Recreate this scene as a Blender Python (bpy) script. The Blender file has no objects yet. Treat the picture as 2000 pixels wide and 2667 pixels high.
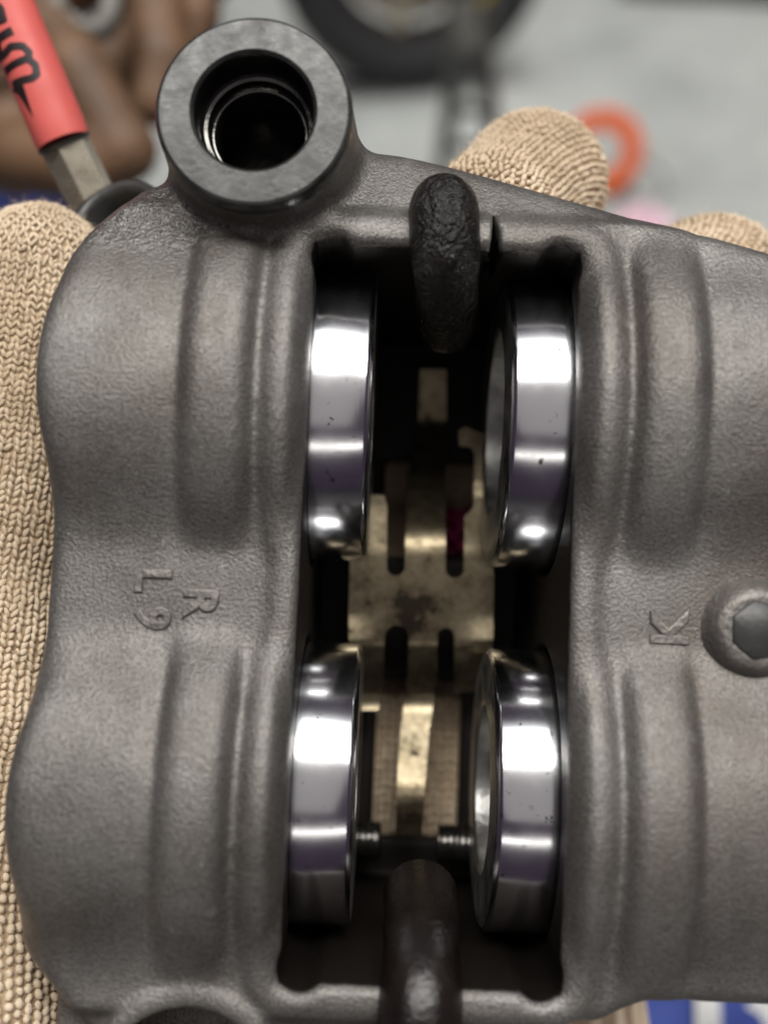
import bpy, bmesh, math, random
import numpy as np
from mathutils import Matrix, Vector

random.seed(7); rng = np.random.default_rng(7)
SC = bpy.context.scene
COL = SC.collection
R = math.radians

# ------------------------------------------------------------------ frames
# The caliper is modelled in its own millimetre frame (x across the slot, y along it, z out of its open face)
# and stands tilted in the room: CAL carries that frame into world metres.
TILT, CAL_H = R(35), 1.15
ROT = Matrix.Rotation(TILT, 4, 'X')
CAL = Matrix.Translation((0, 0, CAL_H)) @ ROT
PIT, ROLL, DIST, FPX = R(5), R(2.4), 110.0, 2750.0
C0 = np.array([0, -DIST*math.sin(PIT), DIST*math.cos(PIT)])
FW = -C0/DIST
U0 = np.array([0, math.cos(PIT), math.sin(PIT)])
RT = np.array([math.cos(ROLL), 0, 0]) + math.sin(ROLL)*U0
UP = np.array([-math.sin(ROLL), 0, 0]) + math.cos(ROLL)*U0

def ray(px, py):
    d = FW*FPX + RT*(px-1000.0) - UP*(py-1333.5)
    return d/np.linalg.norm(d)
def P(px, py, z):                      # caliper-frame point (mm) at height z
    d = ray(px, py); return C0 + d*((z-C0[2])/d[2])
def PD(px, py, depth):                 # caliper-frame point at a distance along the lens axis
    d = ray(px, py); return C0 + d*(depth/float(d@FW))
def world(p): return CAL @ Vector([float(c)*0.001 for c in p])
def wray(px, py): return (ROT.to_3x3() @ Vector([float(c) for c in ray(px, py)])).normalized()
def floor_at(px, py, z=0.0):
    o = world(C0); d = wray(px, py); return o + d*((z-o.z)/d.z)
def wat(px, py, dist):
    return world(C0) + wray(px, py)*dist

# ------------------------------------------------------------------ camera, world, lamps, exposure
cam_d = bpy.data.cameras.new('camera'); cam = bpy.data.objects.new('camera', cam_d); COL.objects.link(cam)
cam_d.sensor_fit = 'VERTICAL'; cam_d.sensor_height = 36.0; cam_d.lens = 36.0*FPX/2667.0
cam_d.clip_start = 0.005; cam_d.clip_end = 60
cm = Matrix(((RT[0], UP[0], -FW[0], C0[0]*.001), (RT[1], UP[1], -FW[1], C0[1]*.001), (RT[2], UP[2], -FW[2], C0[2]*.001), (0, 0, 0, 1)))
cam.matrix_world = CAL @ cm
cam_d.dof.use_dof = True; cam_d.dof.focus_distance = 0.118; cam_d.dof.aperture_fstop = 10.5
SC.camera = cam

wd = bpy.data.worlds.new('World'); SC.world = wd; wd.use_nodes = True
wd.node_tree.nodes['Background'].inputs[0].default_value = (0.032, 0.023, 0.038, 1)
wd.node_tree.nodes['Background'].inputs[1].default_value = 1.0

def area(name, loc, sx, sy, radiance, col, spread=180, aim=None):
    l = bpy.data.lights.new(name, 'AREA'); l.shape = 'RECTANGLE'; l.size = sx; l.size_y = sy
    l.energy = radiance*math.pi*sx*sy; l.color = col; l.spread = R(spread)
    o = bpy.data.objects.new(name, l); COL.objects.link(o); o.location = loc
    if aim is not None:
        o.rotation_euler = (Vector(aim)-Vector(loc)).to_track_quat('-Z', 'Y').to_euler()
    return o
area('ceiling_lamp', (0.1, 0.0, 2.6), 1.7, 0.42, 12.0, (1.0, 0.985, 0.95))
area('ceiling_bounce', (0, -0.62, 2.7), 1.7, 2.85, 0.25, (1.0, 0.97, 0.92))
area('added_glow_fill', (0.1, 0.42, 2.62), 1.7, 0.34, 2.2, (0.93, 0.97, 1.0))  # added fill beside the ceiling lamp, for a soft glow above its reflection
area('far_lamp', (0.2, -3.0, 2.35), 3.0, 0.12, 5.0, (1.0, 0.97, 0.92), aim=(0, 0, 1.1))
area('added_floor_fill', (0.3, 2.3, 2.7), 2.6, 1.6, 2.5, (1.0, 0.98, 0.95), spread=95)  # added unseen fill, brightens the floor and wheel, spread kept off the caliper
SC.view_settings.view_transform = 'Standard'; SC.view_settings.look = 'None'
SC.view_settings.exposure = 0.14; SC.view_settings.gamma = 1.0
SC.render.engine = 'CYCLES'
SC.cycles.max_bounces = 6; SC.cycles.use_denoising = True; SC.cycles.caustics_reflective = False
SC.cycles.sample_clamp_indirect = 4.0

# ------------------------------------------------------------------ helpers
def tag(o, label=None, cat=None, group=None, kind=None):
    if label: o['label'] = label
    if cat: o['category'] = cat
    if group: o['group'] = group
    if kind: o['kind'] = kind
    return o
def empty(name, label, cat, mat=None, group=None):
    o = bpy.data.objects.new(name, None); COL.objects.link(o)
    o.matrix_world = mat if mat is not None else Matrix(); o.empty_display_size = 0.01
    return tag(o, label, cat, group)
def link(name, me, mat, parent=None):
    o = bpy.data.objects.new(name, me); COL.objects.link(o)
    if mat and not me.materials: me.materials.append(mat)
    if parent: o.parent = parent
    return o
def mesh_np(name, v, f, smooth=True):
    """v (n,3) metres, f (m,k) equal-size faces"""
    me = bpy.data.meshes.new(name)
    v = np.asarray(v, np.float32); f = np.asarray(f, np.int32); k = f.shape[1]
    me.vertices.add(len(v)); me.vertices.foreach_set('co', v.ravel())
    me.loops.add(f.size); me.loops.foreach_set('vertex_index', f.ravel())
    me.polygons.add(len(f)); me.polygons.foreach_set('loop_start', np.arange(0, f.size, k, dtype=np.int32))
    me.update(calc_edges=True); me.validate()
    me.polygons.foreach_set('use_smooth', np.full(len(me.polygons), smooth))
    return me
def mesh_py(name, v, f, smooth=False):
    me = bpy.data.meshes.new(name); me.from_pydata([tuple(map(float, p)) for p in v], [], f); me.update()
    if smooth:
        me.polygons.foreach_set('use_smooth', [True]*len(me.polygons))
    return me
def recalc(me):
    bm = bmesh.new(); bm.from_mesh(me); bmesh.ops.recalc_face_normals(bm, faces=bm.faces); bm.to_mesh(me); bm.free(); return me
def sharp(me, deg=35):
    me.polygons.foreach_set('use_smooth', [True]*len(me.polygons)); me.set_sharp_from_angle(angle=R(deg)); return me
def lathe(name, prof, n=64, axis='Z', close=False, deg=35):
    """prof list of (r, h)"""
    v = []; f = []
    for i in range(n):
        a = 2*math.pi*i/n; c, s = math.cos(a), math.sin(a)
        for r_, h in prof:
            p = (r_*c, r_*s, h)
            if axis == 'X': p = (h, r_*c, r_*s)
            v.append(p)
    m = len(prof)
    for i in range(n):
        j = (i+1) % n
        for k in range(m if close else m-1):
            k2 = (k+1) % m
            f.append((i*m+k, j*m+k, j*m+k2, i*m+k2))
    me = mesh_py(name, v, f); recalc(me); return sharp(me, deg)
def tube_mesh(name, pts, rad, n=16, cap=True, flat=1.0, up=(0.13, 0.3, 0.95)):
    pts = [Vector(p) for p in pts]; v = []; f = []
    if not isinstance(rad, (list, tuple)): rad = [rad]*len(pts)
    up = Vector(up).normalized()
    for i, p in enumerate(pts):
        t = (pts[min(i+1, len(pts)-1)]-pts[max(i-1, 0)]).normalized()
        a = t.cross(up).normalized(); b = a.cross(t)
        for k in range(n):
            an = 2*math.pi*k/n
            v.append(p + a*math.cos(an)*rad[i] + b*math.sin(an)*rad[i]*flat)
    for i in range(len(pts)-1):
        for k in range(n):
            f.append((i*n+k, i*n+(k+1) % n, (i+1)*n+(k+1) % n, (i+1)*n+k))
    if cap:
        f.append(tuple(range(n))[::-1]); f.append(tuple((len(pts)-1)*n+k for k in range(n)))
    me = mesh_py(name, v, f); recalc(me); return sharp(me, 42)

# signed distance modelling: fields on a grid, meshed with naive surface nets
def smin(a, b, k): h = np.maximum(k-np.abs(a-b), 0)/k; return np.minimum(a, b)-h*h*k*0.25
def smax(a, b, k): h = np.maximum(k-np.abs(a-b), 0)/k; return np.maximum(a, b)+h*h*k*0.25
def sstep(a, b, x): t = np.clip((x-a)/(b-a), 0, 1); return t*t*(3-2*t)
def rcone(p, a, b, ra, rb):
    a = np.asarray(a, float); b = np.asarray(b, float); ab = b-a
    X, Y, Z = p
    t = np.clip(((X-a[0])*ab[0]+(Y-a[1])*ab[1]+(Z-a[2])*ab[2])/(ab@ab), 0, 1)
    return np.sqrt((X-a[0]-t*ab[0])**2+(Y-a[1]-t*ab[1])**2+(Z-a[2]-t*ab[2])**2)-(ra+(rb-ra)*t)
def surface_nets(F, org, h):
    S = F < 0
    n = np.array(F.shape)
    c = np.zeros(n-1, np.int8)
    for dx in (0, 1):
        for dy in (0, 1):
            for dz in (0, 1):
                c += S[dx:n[0]-1+dx, dy:n[1]-1+dy, dz:n[2]-1+dz]
    act = (c > 0) & (c < 8)
    I = np.argwhere(act); ids = -np.ones(n-1, np.int32); ids[act] = np.arange(len(I), dtype=np.int32)
    acc = np.zeros((len(I), 3)); cnt = np.zeros(len(I))
    cor = [(0, 0, 0), (1, 0, 0), (0, 1, 0), (1, 1, 0), (0, 0, 1), (1, 0, 1), (0, 1, 1), (1, 1, 1)]
    val = [F[I[:, 0]+d[0], I[:, 1]+d[1], I[:, 2]+d[2]] for d in cor]
    for a in range(8):
        for ax in range(3):
            b = a | (1 << ax)
            if b == a: continue
            va, vb = val[a], val[b]; m = (va < 0) != (vb < 0)
            t = np.zeros(len(I)); t[m] = va[m]/(va[m]-vb[m])
            p = np.array(cor[a], float)[None].repeat(len(I), 0); p[:, ax] += t
            acc[m] += p[m]; cnt[m] += 1
    V = (I + acc/cnt[:, None])*h + np.asarray(org)
    Q = []
    for ax in range(3):
        o1, o2 = [(1, 2), (2, 0), (0, 1)][ax]
        lo = [slice(None)]*3; hi = [slice(None)]*3
        lo[ax] = slice(0, n[ax]-1); hi[ax] = slice(1, n[ax])
        A, B = S[tuple(lo)], S[tuple(hi)]
        E = np.argwhere(A != B)
        ok = (E[:, o1] > 0) & (E[:, o2] > 0) & (E[:, o1] < n[o1]-1) & (E[:, o2] < n[o2]-1)
        E = E[ok]
        if len(E) == 0: continue
        flip = ~A[E[:, 0], E[:, 1], E[:, 2]]
        e1 = np.zeros(3, int); e1[o1] = 1; e2 = np.zeros(3, int); e2[o2] = 1
        q = [E-e1-e2, E-e2, E, E-e1]
        q = np.stack([ids[k[:, 0], k[:, 1], k[:, 2]] for k in q], 1)
        q[flip] = q[flip][:, ::-1]
        Q.append(q)
    return V, np.concatenate(Q)
def grid(lo, hi, h):
    ax = [np.arange(a, b+h*.5, h, dtype=np.float32) for a, b in zip(lo, hi)]
    return ax[0][:, None, None], ax[1][None, :, None], ax[2][None, None, :]
def submesh(name, V, Q, sel):
    q = Q[sel]; u, inv = np.unique(q, return_inverse=True)
    return mesh_np(name, V[u]*0.001, inv.reshape(q.shape))

# ------------------------------------------------------------------ materials
def new_mat(name):
    m = bpy.data.materials.new(name); m.use_nodes = True
    nt = m.node_tree; b = nt.nodes['Principled BSDF']; return m, nt, b
def nd(nt, typ, **kw):
    n = nt.nodes.new(typ)
    for k, v in kw.items(): setattr(n, k, v)
    return n
def noise(nt, co, scale, detail=3, rough=.6):
    n = nd(nt, 'ShaderNodeTexNoise'); n.inputs['Scale'].default_value = scale
    n.inputs['Detail'].default_value = detail; n.inputs['Roughness'].default_value = rough
    nt.links.new(co, n.inputs['Vector']); return n.outputs['Fac']
def ramp(nt, fac, stops):
    r_ = nd(nt, 'ShaderNodeValToRGB'); el = r_.color_ramp.elements
    while len(el) < len(stops): el.new(.5)
    for e, (p, c) in zip(el, stops):
        e.position = p; e.color = tuple(c)+(1,) if len(c) == 3 else c
    nt.links.new(fac, r_.inputs['Fac']); return r_.outputs['Color']
def ramp1(nt, fac, stops): return ramp(nt, fac, [(p, (c, c, c)) for p, c in stops])
def bump(nt, h, strength, dist, normal=None):
    b = nd(nt, 'ShaderNodeBump'); b.inputs['Strength'].default_value = strength; b.inputs['Distance'].default_value = dist
    nt.links.new(h, b.inputs['Height'])
    if normal is not None: nt.links.new(normal, b.inputs['Normal'])
    return b.outputs['Normal']
def coords(nt, scale=(1, 1, 1), kind='Object'):
    tc = nd(nt, 'ShaderNodeTexCoord')
    mp = nd(nt, 'ShaderNodeMapping'); mp.inputs['Scale'].default_value = scale
    nt.links.new(tc.outputs[kind], mp.inputs['Vector']); return mp.outputs['Vector']
def simple(name, base, rough=.5, metal=0., var=.15, nscale=60, bstr=0., bscale=200, bdist=.0005, spec=.5, coat=0., stretch=(1, 1, 1), rvar=.1):
    m, nt, b = new_mat(name); co = coords(nt, stretch)
    n1 = noise(nt, co, nscale, 4)
    lo = tuple(c*(1-var) for c in base); hi = tuple(min(1, c*(1+var)) for c in base)
    nt.links.new(ramp(nt, n1, [(.3, lo), (.7, hi)]), b.inputs['Base Color'])
    n2 = noise(nt, co, nscale*2.3, 3)
    nt.links.new(ramp1(nt, n2, [(.3, max(0.02, rough-rvar)), (.7, min(1, rough+rvar))]), b.inputs['Roughness'])
    b.inputs['Metallic'].default_value = metal; b.inputs['Specular IOR Level'].default_value = spec
    b.inputs['Coat Weight'].default_value = coat; b.inputs['Coat Roughness'].default_value = .15
    if bstr: nt.links.new(bump(nt, noise(nt, co, bscale, 4), bstr, bdist), b.inputs['Normal'])
    return m

def cast_material():
    """dark anodised casting: pebbly skin, worn paler flecks, black brake dust and oil inside the pad opening"""
    m, nt, b = new_mat('cast_metal'); co = coords(nt)
    L = nt.links.new
    big = noise(nt, co, 55, 6, .68); mid = noise(nt, co, 420, 3); fine = noise(nt, co, 2900, 3, .65)
    c1 = ramp(nt, big, [(.28, (.122, .112, .101)), (.5, (.192, .181, .168)), (.72, (.25, .239, .225))])
    c2 = ramp(nt, fine, [(.33, (.66, .65, .64)), (.67, (1.25, 1.25, 1.25))])
    mx = nd(nt, 'ShaderNodeMix', data_type='RGBA', blend_type='MULTIPLY'); mx.inputs[0].default_value = 1
    L(c1, mx.inputs[6]); L(c2, mx.inputs[7])
    # bare flecks, brown dust and worn edges
    fl_ = ramp1(nt, noise(nt, coords(nt, (1, .35, 1)), 520, 5, .75), [(.655, 0), (.70, 1)])
    mf_ = nd(nt, 'ShaderNodeMix', data_type='RGBA'); L(fl_, mf_.inputs[0]); L(mx.outputs[2], mf_.inputs[6]); mf_.inputs[7].default_value = (.34, .33, .31, 1)
    du = ramp1(nt, noise(nt, co, 38, 5, .65), [(.5, 0), (.75, .55)])
    md_ = nd(nt, 'ShaderNodeMix', data_type='RGBA'); L(du, md_.inputs[0]); L(mf_.outputs[2], md_.inputs[6]); md_.inputs[7].default_value = (.115, .085, .062, 1)
    gp = nd(nt, 'ShaderNodeNewGeometry')
    we = ramp1(nt, gp.outputs['Pointiness'], [(.51, 0), (.58, .4)])
    mw_ = nd(nt, 'ShaderNodeMix', data_type='RGBA'); L(we, mw_.inputs[0]); L(md_.outputs[2], mw_.inputs[6]); mw_.inputs[7].default_value = (.30, .285, .265, 1)
    mx = mw_
    g = nd(nt, 'ShaderNodeAttribute', attribute_name='grime')
    gn = nd(nt, 'ShaderNodeMath', operation='MULTIPLY_ADD'); L(mid, gn.inputs[0]); gn.inputs[1].default_value = .5; gn.inputs[2].default_value = -.25
    ga = nd(nt, 'ShaderNodeMath', operation='ADD'); L(gn.outputs[0], ga.inputs[0]); L(g.outputs['Fac'], ga.inputs[1])
    gm = ramp1(nt, ga.outputs[0], [(.3, 0), (.6, 1)])
    mx2 = nd(nt, 'ShaderNodeMix', data_type='RGBA'); L(gm, mx2.inputs[0]); L(mx.outputs[2], mx2.inputs[6]); mx2.inputs[7].default_value = (.016, .012, .010, 1)
    L(mx2.outputs[2], b.inputs['Base Color'])
    r0 = ramp1(nt, noise(nt, co, 95, 5, .6), [(.35, .38), (.65, .55)])
    mr = nd(nt, 'ShaderNodeMix', data_type='RGBA'); L(gm, mr.inputs[0]); L(r0, mr.inputs[6]); mr.inputs[7].default_value = (.5, .5, .5, 1)
    ol = nd(nt, 'ShaderNodeAttribute', attribute_name='oil')
    mo = nd(nt, 'ShaderNodeMix', data_type='RGBA'); L(ol.outputs['Fac'], mo.inputs[0]); L(mr.outputs[2], mo.inputs[6]); mo.inputs[7].default_value = (.27, .27, .27, 1)
    L(mo.outputs[2], b.inputs['Roughness'])
    b.inputs['Metallic'].default_value = .62
    n1 = bump(nt, mid, .10, .0004); n2 = bump(nt, fine, .8, .00018, n1)
    crust = noise(nt, co, 1250, 3, .65); n3 = bump(nt, crust, .9, .0007, n2)
    mn = nd(nt, 'ShaderNodeMix', data_type='VECTOR'); L(ol.outputs['Fac'], mn.inputs[0]); L(n2, mn.inputs[4]); L(n3, mn.inputs[5])
    L(mn.outputs[1], b.inputs['Normal'])
    return m
M = {}
M['cast'] = cast_material()
M['face'] = simple('machined_face', (.048, .047, .045), .33, .45, .45, 300, .28, 1500, .0001, stretch=(1, 1, 1))
M['gusset'] = simple('oily_casting', (.13, .12, .112), .28, .5, .3, 200, .6, 1300, .0005)
M['mark'] = simple('cast_mark', (.19, .175, .16), .48, .7, .2, 300, .6, 1300, .0004)
M['bore'] = simple('oily_bore', (.10, .097, .09), .16, .9, .3, 200, .25, 500, .0003)
M['grime'] = simple('oily_grime', (.018, .015, .013), .26, .1, .5, 180, 1.0, 620, .0011, rvar=.16)
M['crust'] = simple('oily_crust', (.012, .010, .008), .17, .1, .6, 200, .9, 1100, .0008, rvar=.1)
M['tar'] = simple('oily_film', (.011, .008, .007), .22, .05, .5, 150, .35, 1600, .0004, rvar=.08)
def piston_material():
    m, nt, b = new_mat('polished_piston'); L = nt.links.new
    co = coords(nt); ln_ = coords(nt, (26, 1, 1))
    sc = noise(nt, ln_, 90, 4, .7); sp0 = noise(nt, co, 700, 4, .75); film = noise(nt, co, 110, 4, .6)
    L(ramp(nt, sp0, [(.30, (.10, .085, .07)), (.36, (.82, .82, .83))]), b.inputs['Base Color'])
    fr = nd(nt, 'ShaderNodeMath', operation='MULTIPLY_ADD'); L(film, fr.inputs[0]); fr.inputs[1].default_value = .22; fr.inputs[2].default_value = .06
    L(fr.outputs[0], b.inputs['Roughness']); b.inputs['Metallic'].default_value = 1
    L(bump(nt, sc, .10, .00004), b.inputs['Normal']); return m
M['piston'] = piston_material()
M['crown'] = simple('piston_crown', (.42, .41, .39), .36, 1, .35, 160, .4, 1200, .0002)
M['rubber'] = simple('black_rubber', (.02, .02, .021), .45, 0, .3, 80, .2, 700, .0002)
M['ring'] = simple('dark_fitting', (.055, .054, .052), .42, .3, .3, 90, .3, 800, .0002)
M['pin'] = simple('oily_steel', (.07, .065, .06), .2, .9, .5, 250, .4, 700, .0003)
M['red'] = simple('red_sleeve', (.74, .14, .12), .5, 0, .12, 120, .15, 600, .0002)
M['ink'] = simple('black_print', (.02, .012, .013), .5, 0, .3, 300)
M['steel'] = simple('plated_steel', (.74, .67, .54), .3, .75, .2, 160, .15, 900, .0001)
M['wool'] = simple('glove_yarn', (.76, .61, .44), .85, 0, .33, 75, .4, 2600, .0002, spec=.2)
def wool_material():
    m, nt, b = new_mat('glove_yarn'); co = coords(nt); L = nt.links.new
    c = ramp(nt, noise(nt, co, 75, 4), [(.3, (.52, .40, .27)), (.7, (.86, .71, .53))])
    st = ramp1(nt, noise(nt, co, 34, 5, .7), [(.56, 0), (.74, .75)])
    mx = nd(nt, 'ShaderNodeMix', data_type='RGBA'); L(st, mx.inputs[0]); L(c, mx.inputs[6]); mx.inputs[7].default_value = (.24, .18, .12, 1)
    L(mx.outputs[2], b.inputs['Base Color']); b.inputs['Roughness'].default_value = .88; b.inputs['Specular IOR Level'].default_value = .2
    L(bump(nt, noise(nt, co, 2600, 3), .4, .0002), b.inputs['Normal']); return m
M['wool'] = wool_material()
M['woolbase'] = simple('glove_knit', (.52, .39, .26), .9, 0, .25, 130, .9, 1400, .0006, spec=.15)
M['skin'] = simple('brown_skin', (.16, .088, .047), .58, 0, .4, 55, .7, 330, .0011)
M['nail'] = simple('nail', (.36, .22, .15), .3, 0, .1)
M['chrome'] = simple('wrench_steel', (.15, .145, .13), .5, .5, .25, 60)
M['tyre'] = simple('tyre_rubber', (.018, .018, .019), .65, 0, .3, 20)
M['rim'] = simple('cream_rim', (.55, .5, .38), .4, .1, .2, 12)
M['maroon'] = simple('maroon_hub', (.022, .016, .016), .4, .1, .2, 12)
M['black'] = simple('black_paint', (.022, .021, .02), .35, .1, .4, 20)
M['yellow'] = simple('yellow_paint', (.55, .42, .02), .45)
M['orange'] = simple('orange_tape', (.75, .13, .025), .45, 0, .1, 20)
M['card'] = simple('grey_core', (.38, .37, .36), .7, 0, .2, 30)
M['wire'] = simple('grey_wire', (.22, .23, .22), .5, .1, .2, 30)
M['pink'] = simple('pink_rag', (.72, .5, .58), .85, 0, .15, 40, .4, 300, .001)
M['magenta'] = simple('magenta_rag', (.28, .02, .09), .6, 0, .25, 160, .4, 500, .0006)
M['blue'] = simple('blue_cloth', (.055, .09, .36), .8, 0, .2, 18, .4, 260, .001)
M['white'] = simple('white_print', (.86, .86, .84), .5, 0, .04, 20)

def spring_material():
    m, nt, b = new_mat('brass_spring'); co = coords(nt); L = nt.links.new
    a0 = noise(nt, co, 330, 5, .75)
    vd = nd(nt, 'ShaderNodeVectorMath', operation='DISTANCE'); tc_ = nd(nt, 'ShaderNodeTexCoord'); L(tc_.outputs['Object'], vd.inputs[0]); vd.inputs[1].default_value = (.0041, -.0103, -.031)
    mr_ = nd(nt, 'ShaderNodeMapRange'); L(vd.outputs['Value'], mr_.inputs['Value']); mr_.inputs['From Min'].default_value = .0005; mr_.inputs['From Max'].default_value = .0042; mr_.inputs['To Min'].default_value = .27; mr_.inputs['To Max'].default_value = 0
    sb = nd(nt, 'ShaderNodeMath', operation='SUBTRACT'); L(a0, sb.inputs[0]); L(mr_.outputs[0], sb.inputs[1]); a = sb.outputs[0]
    c = ramp(nt, a, [(.33, (.03, .022, .015)), (.42, (.135, .107, .066)), (.6, (.235, .195, .128))])
    L(c, b.inputs['Base Color']); b.inputs['Metallic'].default_value = .85
    L(ramp1(nt, a, [(.34, .6), (.42, .30)]), b.inputs['Roughness'])
    L(bump(nt, noise(nt, co, 900, 3), .12, .0002), b.inputs['Normal']); return m
M['spring'] = spring_material()
def floor_material():
    m, nt, b = new_mat('concrete'); co = coords(nt); L = nt.links.new
    a = noise(nt, co, 1.3, 5); f = noise(nt, co, 14, 4)
    c = ramp(nt, a, [(.3, (.19, .20, .19)), (.46, (.33, .345, .33)), (.7, (.42, .43, .41))])
    c2 = ramp(nt, f, [(.3, (.86, .86, .86)), (.7, (1.06, 1.06, 1.06))])
    mx = nd(nt, 'ShaderNodeMix', data_type='RGBA', blend_type='MULTIPLY'); mx.inputs[0].default_value = 1
    L(c, mx.inputs[6]); L(c2, mx.inputs[7]); L(mx.outputs[2], b.inputs['Base Color'])
    b.inputs['Roughness'].default_value = .6
    L(bump(nt, f, .2, .004), b.inputs['Normal']); return m
M['floor'] = floor_material()

# ------------------------------------------------------------------ the floor
fl = link('floor', mesh_py('floor', [(-12, -6, 0), (12, -6, 0), (12, 16, 0), (-12, 16, 0)], [(0, 1, 2, 3)]), M['floor'])
tag(fl, 'grey concrete workshop floor', None, None, 'structure')

# ------------------------------------------------------------------ brake caliper
caliper = empty('brake_caliper', 'dark grey cast brake caliper with four polished pistons held in a gloved hand', 'brake caliper', CAL)
CX, HS = 5.55, 13.95                       # slot centre and half width
PY = (13.2, -30.6); PZ = -18.5; PRS = (17.7, 16.2)   # piston axes
YT, YB = 28.3, -47.6                       # slot ends
BOSS = (-14.9, 39.7, 6.5); LBOSS = (-17.3, -58.9, .6)

GUS = ((-33.6, 25.5), (-26.6, 37.4))
def half_plane(X, Y, a, b):
    """signed distance, positive on the left of a->b"""
    dx, dy = b[0]-a[0], b[1]-a[1]; l = math.hypot(dx, dy)
    return ((Y-a[1])*dx-(X-a[0])*dy)/l
FLOOR = (-42.2, -20.3)                       # clear length of the opening in the back of the slot
def slot_field(X, Y, Z):
    xm = np.abs(X-CX)
    slot = np.maximum(xm-HS, np.maximum(Y-YT, YB-Y))
    for ex in (-1, 1):
        for yy in (YT-1.3, YB+1.3):
            slot = smin(slot, np.sqrt((X-CX-ex*(HS-1.9))**2+(Y-yy)**2)-2.2, .6)
    return slot
def body_field(X, Y, Z):
    xm = np.abs(X-CX)
    # bore housings: stepped radius along the piston axis
    r = 24.0 - .45*np.exp(-((xm-26.9)/1.0)**2)
    r = r - 1.0*np.exp(-((xm-19.0)/1.2)**2) + .3*sstep(19.4, 18.2, xm) - 2.8*sstep(16.6, 13.4, xm)**1.5
    hump = band = None
    for yc in PY:
        rho = np.sqrt((Y-yc)**2+(Z-PZ)**2)
        h_ = smax(rho-r, xm-41.6+3.0*((Y-yc)/15.0)**2, 2.8)
        hump = h_ if hump is None else smin(hump, h_, 1.0)
        b_ = smax(rho-25.15, np.abs(xm-23.0)-3.5, 2.6)       # raised belt on each housing
        band = b_ if band is None else np.minimum(band, b_)
    # slab that carries valley, end bridges and flange
    ytop = 43.4-np.sqrt((.33*(X+3))**2+3.4)
    dt = Y-ytop
    back = np.maximum(Y-31.4, 0)
    low = np.maximum(-50.8-Y, 0)
    ht = -1.0*sstep(0, 2.0, back) - .48*np.maximum(back-1, 0) - 1.6*sstep(0, 2.0, low) - .10*low
    ybot = -48.0 - 2.8*sstep(29, 23, X) - 9*sstep(21, 16, X)
    plan = np.maximum(dt, ybot-Y)
    plan = smax(plan, xm-40.2, 2.5)
    # cut the upper left corner away beside the boss
    plan = smax(plan, half_plane(X, Y, GUS[0], GUS[1]), 1.0)
    cut = -half_plane(X, Y, (-35.6, -44.6), (-26.5, -55.6)); plan = smax(plan, cut, 1.0)
    hump = smax(smax(smax(hump, dt, 1.5), ybot-Y, 2.0), cut, 3.0)
    slab = smax(plan*.93, Z-ht, 2.2)
    slab = np.maximum(slab, -Z-44.0)
    band = smax(smax(band, ybot-Y, 2.0), dt, 1.5)
    d = smin(smin(slab, hump, 2.6), band, 1.1)
    # raised lip round the pad opening
    qx = xm-HS; qy = np.maximum(Y-YT, YB-Y)
    ds = np.sqrt(np.maximum(qx, 0)**2+np.maximum(qy, 0)**2)
    lip = smax(smax(ds-2.7, Z-.55, 1.2), -Z-6, .5)
    d = smin(d, lip, 1.6)
    # upper mounting boss with web
    rb = np.sqrt((X-BOSS[0])**2+(Y-BOSS[1])**2)
    bs = smax(rb-(9.95+.06*np.maximum(BOSS[2]-Z, 0)), Z-BOSS[2], .9); bs = np.maximum(bs, -Z-20)
    d = smin(d, bs, 2.2)
    # lower boss
    rl = np.sqrt((X-LBOSS[0])**2+(Y-LBOSS[1])**2)
    bl = smax(rl-10.4, Z-LBOSS[2], .6); bl = np.maximum(bl, -Z-20)
    web = smax(smax(smax(np.abs(X+22.5)-9.5, Y+44, 1), Z+4.2, 1.2), -Y-66, 1); web = np.maximum(web, -Z-20)
    d = smin(d, web, 1.5); d = smin(d, bl, .8)
    ridge = smax(smax(np.abs(X+19.6+.06*(Y+50))-.6, Z+3.2, .8), np.abs(Y+50)-6, 1); d = smin(d, np.maximum(ridge, -Z-8), 1.2)
    # openings
    slot = slot_field(X, Y, Z)
    d = smax(d, -slot, 1.3)
    for yc, pr in zip(PY, PRS):            # bore mouths, a little wider than the pistons
        d = np.maximum(d, -np.maximum(np.sqrt((Y-yc)**2+(Z-PZ)**2)-pr-.8, np.maximum(xm-15.8, 13.3-xm)))
    # back of the slot: a web with a narrower window, behind the pad spring
    hole = np.maximum(np.abs(X-6.2)-6.0, np.maximum(Y-FLOOR[1], FLOOR[0]-Y))
    hole = np.minimum(hole, np.maximum(np.abs(X-7.0)-7.0, np.abs(Y-4.4)-7.0))
    bw = np.maximum(np.maximum(np.abs(X-CX)-HS-1, np.maximum(Y-YT-1, YB-1-Y)), np.maximum(Z+43.0, -Z-46.0))
    d = np.minimum(d, smax(bw, -hole, .8))
    # thin casting nick beside the upper groove
    nick = np.maximum(np.abs(X-10.6)-.55*(1-np.clip((Y-28)/5.6, 0, 1))-.02, np.abs(Y-30)-4.4); d = np.maximum(d, -np.maximum(nick, -Z-9))
    # bores
    d = np.maximum(d, -np.maximum(rb-8.3, -Z-17))
    d = np.maximum(d, -np.maximum(rl-8.4, -Z-18))
    return d

H = 0.42
lo = (-42, -72, -47.2); hi = (51, 56, 9)
X, Y, Z = grid(lo, hi, H)
F = np.broadcast_to(body_field(X, Y, Z), (X.size, Y.size, Z.size)).astype(np.float32)
V, Q = surface_nets(F, lo, H)
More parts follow.
